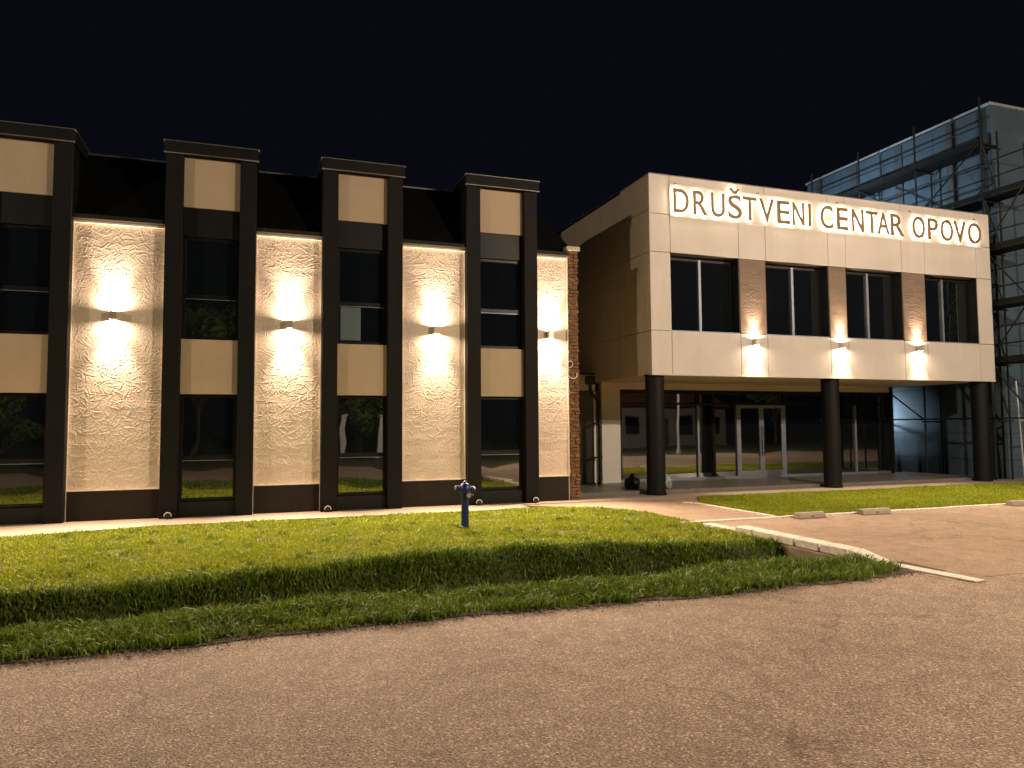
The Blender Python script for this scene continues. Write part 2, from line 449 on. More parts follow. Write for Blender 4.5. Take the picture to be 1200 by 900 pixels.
octf = np.array([[0, 1, 4], [1, 2, 4], [2, 3, 4], [3, 0, 4], [1, 0, 5], [2, 1, 5], [3, 2, 5], [0, 3, 5]])
PV = octv[None] * (sr[:, None, None] * rng.uniform(.6, 1.3, (nst, 6, 1))) + np.stack([px_, py_, np.full(nst, 0.010)], -1)[:, None]
PF = (octf[None] + (np.arange(nst) * 6)[:, None, None]).reshape(-1, 3)
o = np_mesh("gravel", PV.reshape(-1, 3), PF, mat("grit", (0.17, 0.13, 0.10), 0.9, 0.5, 30.0), False)
o["kind"] = "stuff"; o["label"] = "loose grit and crumbs along the ragged edge of the road"; o["category"] = "gravel"
# opposite verge behind the viewpoint
struct(MB().box(-60, 60, -30, -1.25, -0.045, 0.015).build("far_verge", TURF))

# grass blades
def blades(name, x, y, z, h, w, lean, material):
    n = len(x)
    a = rng.uniform(0, 2 * math.pi, n); ca, sa = np.cos(a), np.sin(a)
    b = rng.uniform(0, 2 * math.pi, n); l = lean * rng.uniform(0.2, 1.0, n)
    dx, dy = np.cos(b) * l * h, np.sin(b) * l * h
    V = np.zeros((n, 5, 3), np.float32)
    V[:, 0] = np.stack([x - ca * w, y - sa * w, z], -1); V[:, 1] = np.stack([x + ca * w, y + sa * w, z], -1)
    mx_, my_ = x + dx * 0.35, y + dy * 0.35
    V[:, 2] = np.stack([mx_ - ca * w * .8, my_ - sa * w * .8, z + h * .6], -1); V[:, 3] = np.stack([mx_ + ca * w * .8, my_ + sa * w * .8, z + h * .6], -1)
    V[:, 4] = np.stack([x + dx, y + dy, z + h * (1 - 0.3 * l)], -1)
    base = (np.arange(n) * 5)[:, None]
    T = np.concatenate([base + np.array([0, 1, 3]), base + np.array([0, 3, 2]), base + np.array([2, 3, 4])], 1).reshape(-1, 3)
    o = np_mesh(name, V.reshape(-1, 3), T, material, True)
    o["kind"] = "stuff"
    return o
def scatter(n, x0, x1, y0, y1):
    return rng.uniform(x0, x1, n), rng.uniform(y0, y1, n)
def clump(x, y):
    return 0.5 + 0.5 * np.sin(x * 3.1 + 2 * np.sin(y * 2.3)) * np.sin(y * 3.7 + 1.5 * np.sin(x * 1.9))

def verge_edge(x):
    return 6.20 + 0.05 * np.sin(x * 1.1) + 0.03 * np.sin(x * 3.7 + 1) + 0.05 * np.sin(x * 9.1) * np.sin(x * 2.3)
x, y = scatter(150000, -7.0, 6.98, 6.02, 9.7)
lip = np.interp(x, LIPX, LIPY)
far = np.where(x > 6.5, verge_edge(x) + (x - 6.5) * 0.5, verge_edge(x))
k = (y > far - np.abs(rng.normal(0, 0.035, len(x)))) & (y < lip + 0.12)
x, y, lip = x[k], y[k], lip[k]
hh = (0.05 + 0.085 * rng.random(len(x)) ** 1.5) * (0.6 + 0.8 * clump(x, y))
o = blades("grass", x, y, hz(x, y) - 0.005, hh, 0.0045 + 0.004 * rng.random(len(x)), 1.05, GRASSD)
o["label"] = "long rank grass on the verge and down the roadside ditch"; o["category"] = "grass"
x, y = scatter(205000, -7.0, 7.05, 8.3, 13.72)
lip = np.interp(x, LIPX, LIPY)
rb = np.interp(y, [8.3, 9.0, 12.3, 13.3, 13.72], [6.98, 7.06, 7.0, 6.55, 5.8])
tb = np.interp(x, [-7, -4, -1.6, 5.2], [12.97, 12.97, 13.66, 13.68]) + 0.03 * np.sin(x * 11) + rng.normal(0, 0.02, len(x))
thin = np.sin(x * 2.1 + 1.7 * np.sin(y * 1.3)) * np.sin(y * 2.7 + 1.9 * np.sin(x * 1.1 + 2)) + 0.35 * np.sin(x * 7.3) * np.sin(y * 6.1)
k = (y > lip + 0.05) & (x < rb) & (y < tb) & ((thin < 0.78) | (rng.random(len(x)) < 0.35))
x, y = x[k], y[k]
hh = (0.028 + 0.05 * rng.random(len(x)) ** 2.2) * (0.7 + 0.6 * clump(x * .8, y * .8))
o = blades("grass", x, y, hz(x, y) - 0.004, hh, 0.0055 + 0.004 * rng.random(len(x)), 1.0, GRASS)
o["label"] = "short mown grass on the lawn before the building"; o["category"] = "grass"
x, y = scatter(92000, 8.82, 23, 10.82, 14.36)
k = (y < np.interp(x, [8.8, 9.5, 40], [13.2, 14.34, 14.24])) & (x > 8.82)
x, y = x[k], y[k]
hh = (0.035 + 0.035 * rng.random(len(x))) * (0.7 + 0.5 * clump(x, y))
o = blades("grass", x, y, np.full(len(x), 0.01), hh, 0.0055 + 0.002 * rng.random(len(x)), 0.7, GRASS)
o["label"] = "short grass on the strip beside the parking bays"; o["category"] = "grass"
x, y = scatter(36000, -24, -7, 6.3, 12.9)
o = blades("grass", x, y, hz(x, y), 0.04 + 0.05 * rng.random(len(x)), 0.009 + 0.003 * rng.random(len(x)), 0.7, GRASS)
o["label"] = "grass of the lawn further along the long building"; o["category"] = "grass"

nt_ = 620
tx, ty = scatter(nt_, -6.5, 6.7, 6.2, 13.4)
lipt = np.interp(tx, LIPX, LIPY)
keep = (ty < np.interp(tx, [-7, -4, -1.6, 5.2, 6.7], [12.8, 12.8, 13.5, 13.5, 12.3])) & ((ty < lipt + .1) | (rng.random(nt_) < .35))
tx, ty, lipt = tx[keep], ty[keep], lipt[keep]
rep = 26
x = np.repeat(tx, rep) + rng.normal(0, .030, len(tx) * rep); y = np.repeat(ty, rep) + rng.normal(0, .030, len(tx) * rep)
big = np.repeat(np.where(ty < lipt + .1, 1.0, .62), rep)
x = np.minimum(x, 6.84)
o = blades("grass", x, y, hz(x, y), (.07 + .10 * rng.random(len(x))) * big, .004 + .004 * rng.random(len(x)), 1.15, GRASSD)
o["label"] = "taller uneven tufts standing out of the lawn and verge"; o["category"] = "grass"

# ------------------------------------------------------------------ trowelled plaster relief
def relief(wx, wz, res, n, amp, rmin=0.16, rmax=0.75):
    nx, nz = int(wx / res) + 1, int(wz / res) + 1
    H = np.zeros((nx, nz), np.float32)
    xs = np.linspace(0, wx, nx); zs = np.linspace(0, wz, nz)
    for _ in range(n):
        cx, cz = rng.uniform(-0.1, wx + 0.1), rng.uniform(-0.1, wz + 0.1)
        r = rng.uniform(rmin, rmax); a0 = rng.uniform(0, 2 * math.pi); half = rng.uniform(0.05, 0.14) / r
        ox, oz = cx - r * math.cos(a0), cz - r * math.sin(a0)
        ext = r * half + 0.05
        i0, i1 = max(0, int((cx - ext) / res)), min(nx, int((cx + ext) / res) + 2)
        j0, j1 = max(0, int((cz - ext) / res)), min(nz, int((cz + ext) / res) + 2)
        if i1 <= i0 or j1 <= j0:
            continue
        X, Z = np.meshgrid(xs[i0:i1] - ox, zs[j0:j1] - oz, indexing='ij')
        rr = np.hypot(X, Z); an = np.arctan2(Z, X) - a0
        an = (an + math.pi) % (2 * math.pi) - math.pi
        t = np.clip(1 - (np.abs(an) / half) ** 2, 0, 1)
        s = rr - r
        sg = rng.choice([-1, 1])
        wd = rng.uniform(0.005, 0.010)
        prof = np.exp(-(s / wd) ** 2) - 0.55 * np.exp(-((s - sg * 2.2 * wd) / (1.3 * wd)) ** 2)
        H[i0:i1, j0:j1] = H[i0:i1, j0:j1] * (1 - 0.35 * t * np.exp(-(s / 0.03) ** 2)) + amp * rng.uniform(0.5, 1.2) * np.sqrt(t) * prof
    for _ in range(int(n / 14)):                       # broad float marks
        cx, cz = rng.uniform(0, wx), rng.uniform(0, wz); sx, sz = rng.uniform(0.1, 0.5), rng.uniform(0.03, 0.10)
        X, Z = np.meshgrid(xs - cx, zs - cz, indexing='ij')
        H += amp * 0.55 * rng.uniform(-1, 1) * np.exp(-(X / sx) ** 2 - (Z / sz) ** 2)
    return H
def relief_panel(name, material, parent, x0, x1, z0, z1, yface, yback, amp, res=0.0085, dens=230):
    H = relief(x1 - x0, z1 - z0, res, int((x1 - x0) * (z1 - z0) * dens), amp)
    nx, nz = H.shape
    X, Z = np.meshgrid(np.linspace(x0, x1, nx), np.linspace(z0, z1, nz), indexing='ij')
    v = np.stack([X, yface - H, Z], -1).reshape(-1, 3)
    i, j = np.meshgrid(np.arange(nx - 1), np.arange(nz - 1), indexing='ij')
    a = (i * nz + j).ravel()
    q = np.stack([a, a + nz, a + nz + 1, a + 1], -1)
    # sides and back close the slab
    b = len(v)
    v = np.concatenate([v, [[x0, yback, z0], [x1, yback, z0], [x1, yback, z1], [x0, yback, z1]]])
    q = np.concatenate([q, [[b, b + 3, b + 2, b + 1], [0, nz - 1, b + 3, b], [(nx - 1) * nz, b + 1, b + 2, nx * nz - 1],
                            [0, b, b + 1, (nx - 1) * nz], [nz - 1, nx * nz - 1, b + 2, b + 3]]])
    o = np_mesh(name, v, q, material)
    o.parent = parent
    if parent is not None:
        o.location = -Vector(parent.location)
        if parent.parent is not None:
            o.location -= Vector(parent.parent.location)
    return o

# ------------------------------------------------------------------ long building
TW = 1.60
TR = [-6.30, -3.20, -0.08, 2.77, 5.74]                # right edge of each tower
LB = empty("long_building", (0, 15.2, 0), "long two storey building with dark window towers and cream plaster bays", "building")
box("wall", DARKWALL, LB, -9.4, 6.52, YP + 0.06, 24, 0.0, 5.40)
box("wall", MORTAR, LB, 6.52, 6.78, YP + 0.035, 24, 0.0, 5.60)
# mansard roof with a hipped end
m = MB()
e0, e1 = -9.45, 6.80
m.v = [(e0, 14.93, 5.56), (e1, 14.93, 5.56), (e1, 24.2, 5.56), (e0, 24.2, 5.56), (e0, 15.70, 6.96), (5.9, 15.70, 6.96), (5.9, 23.4, 6.96), (e0, 23.4, 6.96)]
m.f = [(0, 1, 5, 4), (1, 2, 6, 5), (2, 3, 7, 6), (3, 0, 4, 7), (4, 5, 6, 7), (0, 3, 2, 1)]
m.v = [(a, b - 15.2, c) for a, b, c in m.v]
rf = m.build("roof", BLACKROOF, LB)
box("ridge_flashing", FLASH, rf, e0, 5.9, 15.66, 15.72, 6.955, 6.985)
bays = [(-9.4, TR[0] - TW)] + [(TR[i], TR[i + 1] - TW) for i in range(4)] + [(TR[4], 6.52)]
for (a, b) in bays:
    a, b = a + 0.003, b - 0.003
    relief_panel("plaster_panel", PLASTER, LB, a, b, 0.565, 5.40, YP, YP + 0.05, 0.0025, 0.0085 if a > -4 else 0.03, 290 if a > -4 else 60)
    box("plinth_panel", PLINTH, LB, a, b, YP - 0.035, YP + 0.05, 0.0, 0.55, 0.004)
    box("plinth_trim", TRIM, LB, a, b, YP - 0.045, YP + 0.05, 0.5505, 0.5645)
    g = box("eaves_gutter", PLINTH, LB, a, b, YP - 0.13, YP + 0.12, 5.455, 5.55, 0.012)
    box("soffit_trim", TRIM, LB, a, b, YP - 0.05, YP + 0.10, 5.405, 5.452)
    for xx in (a, b - 0.012):
        box("edge_trim", TRIM, LB, xx, xx + 0.012, YP - 0.012 - 0.035, YP - 0.036 + 0.03, 0.0, 5.40)

def tower_window(parent, x0, x1, z0, z1, zt, yf):
    """window recessed in the tower: frame part with rails and two panes as its pieces"""
    fw = 0.055
    f = MB().box(x0, x0 + fw, yf, yf + .07, z0, z1).box(x1 - fw, x1, yf, yf + .07, z0, z1).box(x0 + fw, x1 - fw, yf, yf + .07, z0, z0 + fw) \
        .box(x0 + fw, x1 - fw, yf, yf + .07, z1 - fw, z1).box(x0 + fw, x1 - fw, yf - .006, yf + .07, zt - .045, zt + .045)
    f.v = [(a - parent.location[0], b - parent.location[1], c - parent.location[2]) for a, b, c in f.v]
    w = f.build("window", FRAME, parent)
    for (a, b) in ((z0 + fw, zt - .045), (zt + .045, z1 - fw)):
        p = box("pane", GLASS, w, x0 + fw, x1 - fw, yf + .035, yf + .05, a, b)
    box("bead", ALU, w, x0 + fw, x1 - fw, yf - .012, yf - .0065, zt - .05, zt - .038)
    return w

for xr in TR:
    xl = xr - TW
    for (a, b) in ((xl, xl + 0.30), (xr - 0.30, xr)):
        box("pilaster", CHARCOAL, LB, a, b, YT, YP + 0.30, 0.0, 6.80, 0.008)
    i0, i1 = xl + 0.30, xr - 0.30
    yr = YT + 0.20
    box("tower_core", DARKPANEL, LB, i0 + .001, i1 - .001, YT + 0.29, 16.5, 0.0, 6.80)
    box("tower_side", BLACKROOF, LB, xl + .02, xl + .29, YP + 0.301, 16.9, 5.2, 6.80)
    box("tower_side", BLACKROOF, LB, xr - .29, xr - .02, YP + 0.301, 16.9, 5.2, 6.80)
    for (z0, z1) in ((5.84, 6.80), (2.30, 3.33)):
        box("spandrel_panel", BEIGE, LB, i0 + .002, i1 - .002, YT + 0.115, YT + 0.28, z0, z1, 0.003)
    box("blank_panel", DARKPANEL, LB, i0 + .002, i1 - .002, YT + 0.15, YT + 0.28, 5.29, 5.835, 0.004)
    box("apron_panel", DARKPANEL, LB, i0 + .002, i1 - .002, YT + 0.13, YT + 0.28, 0.0, 0.30, 0.004)
    tower_window(LB, i0 + .003, i1 - .003, 3.34, 5.285, 4.15, yr)
    tower_window(LB, i0 + .003, i1 - .003, 0.305, 2.295, 1.10, yr)
    c = box("cap", CHARCOAL, LB, xl - .03, xr + .03, YT - .06, 16.9, 6.805, 7.02, 0.006)
    box("flashing", FLASH, c, xl - .045, xr + .045, YT - .075, 16.92, 7.021, 7.036)
    box("flashing", FLASH, c, xl - .040, xr + .040, YT - .070, YT - .045, 6.800, 6.814)

# exposed brick end of the wall, bricks toothed out of the mortar
BP = MB().box(6.535 - 0, 6.775, YP - 0.005 - 15.2, YP + 0.034 - 15.2, 0.0, 5.60).build("brick_pier", MORTAR, LB)
brick_long = MB().box(-.105, .105, -.055, .055, -.029, .029)
me_l = brick_long.build("brick", BRICKM, BP, bevel=0.004).data
bpy.data.objects.remove(bpy.data.objects["brick"])
brick_short = MB().box(-.052, .052, -.055, .055, -.029, .029)
me_s = brick_short.build("brick", BRICKM, BP, bevel=0.004).data
bpy.data.objects.remove(bpy.data.objects["brick"])
row = 0
z = 0.035
while z < 5.60:
    if row % 2 == 0:
        lay = [(6.665, me_l)] if row % 4 == 0 else [(6.60, me_s), (6.722, me_s)]
    else:
        lay = [(6.61, me_s), (6.728, me_s)] if row % 3 else [(6.68, me_l)]
    for bx_, me in lay:
        o = bpy.data.objects.new("brick", me); COL.objects.link(o); o.parent = BP
        o.location = (bx_ + random.uniform(-.012, .014), YP - 0.012 + random.uniform(-.022, .020) + 0.03 - 15.2, z)
        o.rotation_euler = (random.uniform(-.03, .03), random.uniform(-.02, .02), random.uniform(-.05, .05))
    z += 0.0735; row += 1
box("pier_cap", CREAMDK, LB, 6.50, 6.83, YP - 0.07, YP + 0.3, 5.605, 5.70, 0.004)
box("pier_trim", TRIM, LB, 6.512, 6.533, YP - 0.04, YP + 0.03, 0.56, 5.55)

# ------------------------------------------------------------------ wall lamps
def wall_lamp(x, ywall, z, label, group):
    t = empty("wall_lamp", (x, ywall, z), label, "wall lamp", group)
    t_b = MB().box(-.028, .028, -.03, 0.012, -.04, .04).build("bracket", LAMPBODY, t)
    yo, s, hz_ = -.088, .056, .078
    b = MB()
    for (a0, a1, c0, c1) in ((-s, s, -s, -s + .006), (-s, s, s - .006, s), (-s, -s + .006, -s + .006, s - .006), (s - .006, s, -s + .006, s - .006)):
        b.box(a0, a1, yo + c0, yo + c1, -hz_, hz_)
    b.box(-s + .006, s - .006, yo - s + .006, yo + s - .006, -.02, .02)
    b.build("housing", LAMPBODY, t)
    for sg, nm in ((1, "up"), (-1, "down")):
        MB().lathe([(.040, 0), (.040, .006)], (0, yo, sg * .055 - .003), 14).build("lens", LAMPLENS, t)
        ld = bpy.data.lights.new("lamp_glow", 'AREA'); ld.shape = 'DISK'; ld.size = .085
        ld.energy = LAMP_AREA_W * (1.0 if group == GA else 0.6); ld.color = LAMP_COL
        lo = bpy.data.objects.new("lamp_glow", ld); COL.objects.link(lo); lo.parent = t
        lo.location = (0, yo, sg * .070); point_at(lo, (0, 0, sg))
        sd = bpy.data.lights.new("lamp_beam", 'SPOT'); sd.spot_size = R(64); sd.spot_blend = 1.0
        sd.energy = LAMP_SPOT_W * (1.0 if sg > 0 else 1.4) * (1.0 if group == GA else 0.55); sd.color = LAMP_COL; sd.shadow_soft_size = .03
        so = bpy.data.objects.new("lamp_beam", sd); COL.objects.link(so); so.parent = t
        so.location = (0, yo, sg * .074); point_at(so, (0, 0.03, sg))
        if sg < 0:                                    # extra spot added to brighten the ground, aimed away from the wall
            fd_ = bpy.data.lights.new("ground_fill", 'SPOT'); fd_.spot_size = R(92); fd_.spot_blend = 1.0
            fd_.energy = GROUND_SPOT_W * (1.0 if group == GA else 0.5); fd_.color = LAMP_COL; fd_.shadow_soft_size = .03
            fo_ = bpy.data.objects.new("ground_fill", fd_); COL.objects.link(fo_); fo_.parent = t
            fo_.location = (0, yo, -.074); point_at(fo_, (0, -0.95, -1))
    return t
GA = "up and down lamps on the plaster bays"
wall_lamp(-5.55, YP, 3.70, "lit up and down wall lamp on the bay beyond the first window tower", GA)
wall_lamp(-2.51, YP, 3.72, "lit lamp on the widest cream plaster bay, furthest from the brick edge", GA)
wall_lamp(0.56, YP, 3.68, "lit lamp on the plaster bay beside the tower with a pale sheet in its window", GA)
wall_lamp(3.50, YP, 3.68, "lit lamp on the plaster bay directly behind the blue hydrant", GA)
wall_lamp(6.08, YP, 3.68, "lit lamp on the narrow plaster bay next to the exposed bricks", GA)

# ------------------------------------------------------------------ entrance block
YB = 14.90
XB0, XB1, ZB0, ZB1 = 8.70, 19.80, 2.86, 7.65
EB = empty("entrance_block", (14.2, 17.5, 0), "cream panelled entrance block raised on black columns over a glazed foyer", "building")
WX = [(9.25, 11.20), (12.00, 13.97), (14.55, 16.47), (17.30, 19.25)]
MUL = [10.11, 12.91, 15.40, 18.11]
ZW0, ZW1 = 3.90, 5.78
def BXE(name, material, *a, bevel=0.0):
    return box(name, material, EB, *a, bevel=bevel)
# structural carcass behind the panels (with real window openings)
BXE("wall", JOINT, XB0 + .05, XB1 - .03, YB + .03, YB + .45, ZB0 + .03, ZW0 - .003)
BXE("wall", JOINT, XB0 + .05, XB1 - .03, YB + .03, YB + .45, ZW1 + .003, ZB1 - .03)
xs_ = [XB0 + .05] + [q for w in WX for q in w] + [XB1 - .03]
for i in range(0, len(xs_), 2):
    BXE("wall", JOINT, xs_[i], xs_[i + 1], YB + .03, YB + .45, ZW0 - .003, ZW1 + .003)
BXE("wall", DARKWALL, XB0 + .06, XB1 - .03, YB + .451, 21.0, ZB0 + .03, ZB1 - .06)
BXE("roof", DARKPANEL, XB0 + .01, XB1 - .01, YB + .02, 21.0, ZB1 - .055, ZB1 + .0)
BXE("coping", FLASH, XB0 - .012, XB1 + .012, YB - .012, YB + .14, ZB1 + .001, ZB1 + .022, bevel=0.004)
BXE("coping", FLASH, XB0 - .012, XB0 + .13, YB + .1405, 20.2, ZB1 + .001, ZB1 + .022, bevel=0.004)
# facade panels, 12 mm joints
J = 0.006
cols = [XB0, 9.25, 11.20, 12.00, 13.97, 14.55, 16.47, 17.30, 19.25, XB1]
for i in range(9):
    a, b = cols[i] + (J if i else 0), cols[i + 1] - (J if i < 8 else 0)
    BXE("facade_panel", CREAM, a, b, YB, YB + .028, ZB0, ZW0 - J, bevel=0.003)
    BXE("facade_panel", CREAM, a, b, YB, YB + .028, ZW1 + J, 6.70 - J, bevel=0.003)
    BXE("facade_panel", CREAM, a, b, YB, YB + .028, 6.70 + J, ZB1, bevel=0.003)
    if i in (0, 8):
        BXE("facade_panel", CREAM, a, b, YB, YB + .028, ZW0 + J, ZW1 - J, bevel=0.003)
    elif i in (2, 4, 6):
        relief_panel("pier_plaster", PIERPL, EB, a + .01, b - .01, ZW0 + J, ZW1 - J, YB + .012, YB + .029, 0.0030, 0.0095)
# side panels on the return face
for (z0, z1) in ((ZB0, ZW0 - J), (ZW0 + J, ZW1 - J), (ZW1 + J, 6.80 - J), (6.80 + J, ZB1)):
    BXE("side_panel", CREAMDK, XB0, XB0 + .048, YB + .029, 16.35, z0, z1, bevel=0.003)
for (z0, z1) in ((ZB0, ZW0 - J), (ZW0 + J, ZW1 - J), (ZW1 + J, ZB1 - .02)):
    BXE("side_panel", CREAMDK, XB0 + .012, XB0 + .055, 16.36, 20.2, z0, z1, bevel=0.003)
BXE("corner_trim", TRIM, XB0 - .008, XB0 + .0, YB - .008, YB + .0, ZB0, ZB1)
BXE("soffit", SOFFIT, XB0 + .02, XB1 - .02, YB + .03, 18.6, ZB0 - .01, ZB0 + .028)
BXE("soffit_trim", TRIM, XB0 - .004, XB1 + .004, YB - .012, YB + .02, ZB0 - .022, ZB0 - .001)
# windows
for (a, b), mx_ in zip(WX, MUL):
    yw = YB + .30
    fw = .05
    f = MB().box(a, a + fw, yw, yw + .07, ZW0, ZW1).box(b - fw, b, yw, yw + .07, ZW0, ZW1).box(a + fw, b - fw, yw, yw + .07, ZW0, ZW0 + fw).box(a + fw, b - fw, yw, yw + .07, ZW1 - fw, ZW1)
    f.v = [(p[0] - 14.2, p[1] - 17.5, p[2]) for p in f.v]
    w = f.build("window", FRAME, EB)
    box("mullion", ALU, w, mx_ + .10, mx_ + .17, yw - .012, yw + .07, ZW0 + fw, ZW1 - fw)
    box("pane", GLASS, w, a + fw, mx_ + .10, yw + .035, yw + .05, ZW0 + fw, ZW1 - fw)
    box("pane", GLASS, w, mx_ + .17, b - fw, yw + .035, yw + .05, ZW0 + fw, ZW1 - fw)
    box("sill", ALU, w, a + .004, b - .004, YB + .03, yw - .013, ZW0 + .001, ZW0 + .022)
    box("rail", FRAME, w, a + fw, b - fw, yw - .006, yw + .03, ZW1 - fw - .05, ZW1 - fw - .001)
    box("reveal", DARKPANEL, w, a + .001, a + .015, YB + .03, yw - .001, ZW0 + .024, ZW1 - .001)
    box("reveal", DARKPANEL, w, b - .015, b - .001, YB + .03, yw - .001, ZW0 + .024, ZW1 - .001)
# columns
for cx in (8.93, 14.17, 19.53):
    c = MB().lathe([(.24, 0), (.24, .05), (.222, .06), (.222, ZB0 - .05), (.25, ZB0 - .045), (.25, ZB0 - .012)], (cx - 14.2, 15.20 - 17.5, 0.02), 32)
    c.build("column", COLBLACK, EB, smooth=True)
# glazed foyer front
YG = 17.90
ZG0, ZG1 = 0.10, 2.66
BXE("wall", WHITEWALL, 8.86, 9.42, YG, YG + .2, ZG0, 2.34)
BXE("lintel", SOFFIT, 8.86, 19.10, YG - .01, YG + .2, ZG1 + .001, ZB0 - .011)
BXE("lintel", SOFFIT, 8.86, 9.42, YG - .005, YG + .2, 2.345, ZG1)
BXE("foyer_floor", SLABM, 9.4, 19.1, YG + .3, 23.5, 0.02, 0.09)
BXE("end_wall", DARKPANEL, 19.04, 19.13, YG - .03, 23.5, ZG0, ZB0 - .02)
BXE("back_wall", DARKWALL, 8.8, 19.1, 23.5, 23.7, 0, ZB0 - .02)
BXE("header", FRAME, 9.42, 19.04, YG + .02, YG + .12, ZG1 - .11, ZG1)
BXE("sill_rail", ALU, 9.42, 19.04, YG + .01, YG + .12, ZG0 + .001, ZG0 + .075, bevel=0.004)
BXE("transom", FRAME, 9.42, 19.04, YG + .025, YG + .11, 2.24, 2.30)
mull = [9.45, 11.93, 12.45, 13.27, 14.95, 16.49, 17.66, 19.01]
wid = [.05, .07, .09, .07, .07, .07, .07, .06]
for q, w_ in zip(mull, wid):
    mt = FRAME if q in (9.45, 12.45, 19.01) else ALU
    BXE("mullion", mt, q - w_ / 2, q + w_ / 2, YG + .005, YG + .12, ZG0 + .076, 2.2395, bevel=0.004)
    BXE("mullion", FRAME, q - w_ / 2, q + w_ / 2, YG + .015, YG + .12, 2.3005, ZG1 - .111)
for i in range(len(mull) - 1):
    a, b = mull[i] + wid[i] / 2, mull[i + 1] - wid[i + 1] / 2
    BXE("pane", GLASS2, a, b, YG + .06, YG + .075, 2.3005, ZG1 - .111)
    if i != 3:
        BXE("pane", GLASS2, a, b, YG + .06, YG + .075, ZG0 + .076, 2.2395)
da, db = 13.306, 14.914
mid = 14.12
for (a, b, s) in ((da, mid - .004, 1), (mid + .004, db, -1)):
    fwd = .075
    f = MB().box(a, a + fwd, YG + .015, YG + .065, ZG0 + .08, 2.235).box(b - fwd, b, YG + .015, YG + .065, ZG0 + .08, 2.235) \
        .box(a + fwd, b - fwd, YG + .015, YG + .065, ZG0 + .08, ZG0 + .22).box(a + fwd, b - fwd, YG + .015, YG + .065, 2.15, 2.235)
    f.v = [(p[0] - 14.2, p[1] - 17.5, p[2]) for p in f.v]
    d = f.build("door", ALU, EB)
    box("pane", GLASS2, d, a + fwd, b - fwd, YG + .035, YG + .048, ZG0 + .22, 2.15)
    hx = (b - .037) if s == 1 else (a + .037)
    h = MB().tube((hx - 14.2, YG - .04 - 17.5, .75), (hx - 14.2, YG - .04 - 17.5, 1.65), .014, seg=10) \
        .tube((hx - 14.2, YG - .04 - 17.5, .85), (hx - 14.2, YG + .016 - 17.5, .85), .009).tube((hx - 14.2, YG - .04 - 17.5, 1.55), (hx - 14.2, YG + .016 - 17.5, 1.55), .009)
    h.build("handle", BLACKP, d)
# recessed link between the two blocks
LK = empty("link_wall", (7.7, 18.0, 0), "dark recessed wall with tan lintel between the brick edge and the foyer", "wall")
box("wall", DARKWALL, LK, 6.79, 8.855, 18.0, 18.3, 0.0, 2.62)
box("lintel", SOFFIT, LK, 6.79, 8.70, 17.96, 18.3, 2.625, 3.05)
box("wall", DARKWALL, LK, 6.79, 8.70, 20.25, 20.5, 3.055, 5.9)
box("flat_roof", DARKPANEL, LK, 6.79, 8.70, 17.98, 20.249, 3.055, 3.10)
box("panel", mat("grey_green_panel", (0.10, 0.10, 0.085), 0.7, 0.1), LK, 8.18, 8.62, 17.975, 17.999, 0.11, 2.60)
box("post", WHITEP, LK, 8.64, 8.69, 17.93, 17.998, 0.11, 2.60)

# rainwater downpipe with hopper
dp = empty("downpipe", (8.62, 17.6, 0.1), "black rainwater downpipe with hopper beside the white foyer wall", "downpipe")
m = MB()
for (r, z) in (): pass
MB().box(-.36, -.12, -.10, .10, 2.66, 2.90).build("hopper", BLACKP, dp, bevel=0.03)
MB().path([(-.24, 0, 2.68), (-.24, 0, 2.46), (.03, 0.02, 2.22), (.03, .02, .10), (-.05, -.08, .04)], .045, 12).build("pipe", BLACKP, dp, smooth=True)
for zz in (.7, 1.6):
    MB().box(-.03, .09, -.035, .3, zz, zz + .03).build("clip", BLACKP, dp)

# lamps of the entrance block
GB = "up and down lamps under the entrance block windows"
wall_lamp(11.59, YB, 3.70, "lit lamp under the brown pier, on the facade side with the sign's first letters", GB)
wall_lamp(14.29, YB, 3.70, "lit lamp under the narrowest brown pier above the middle black column", GB)
wall_lamp(16.92, YB, 3.70, "lit lamp under the brown pier towards the scaffolded building", GB)

# ------------------------------------------------------------------ sign
SG = empty("building_sign", (14.3, YB, 7.05), "long wall sign with bronze letters glowing from behind", "sign")
MB().box(-5.06, 5.12, -.035, -.002, -.40, .40).build("board", CREAM, SG, bevel=0.004)
TXT = "DRUŠTVENICENTAROPOVO"
LX = [(9.3, 9.73), (9.85, 10.25), (10.36, 10.75), (10.85, 11.25), (11.29, 11.69), (11.78, 12.22), (12.31, 12.71), (12.79, 13.16), (13.29, 13.37),
      (13.68, 14.08), (14.21, 14.57), (14.71, 15.1), (15.18, 15.58), (15.57, 15.99), (16.03, 16.50), (16.8, 17.25), (17.36, 17.73), (17.83, 18.29), (18.32, 18.78), (18.86, 19.36)]
def glyph_mesh(ch, depth, offset, name):
    cu = bpy.data.curves.new("glyph", 'FONT'); cu.body = ch; cu.size = 1.0; cu.extrude = depth / 2; cu.offset = offset; cu.resolution_u = 6
    ob = bpy.data.objects.new("glyph", cu); COL.objects.link(ob)
    dg = bpy.context.evaluated_depsgraph_get()
    me = bpy.data.meshes.new_from_object(ob.evaluated_get(dg)); me.name = name
    bpy.data.objects.remove(ob); bpy.data.curves.remove(cu)
    return me
def vco(me):
    a = np.zeros(len(me.vertices) * 3, np.float32); me.vertices.foreach_get("co", a); return a.reshape(-1, 3)
capH = vco(glyph_mesh("E", .01, 0, "probe"))[:, 1].max()
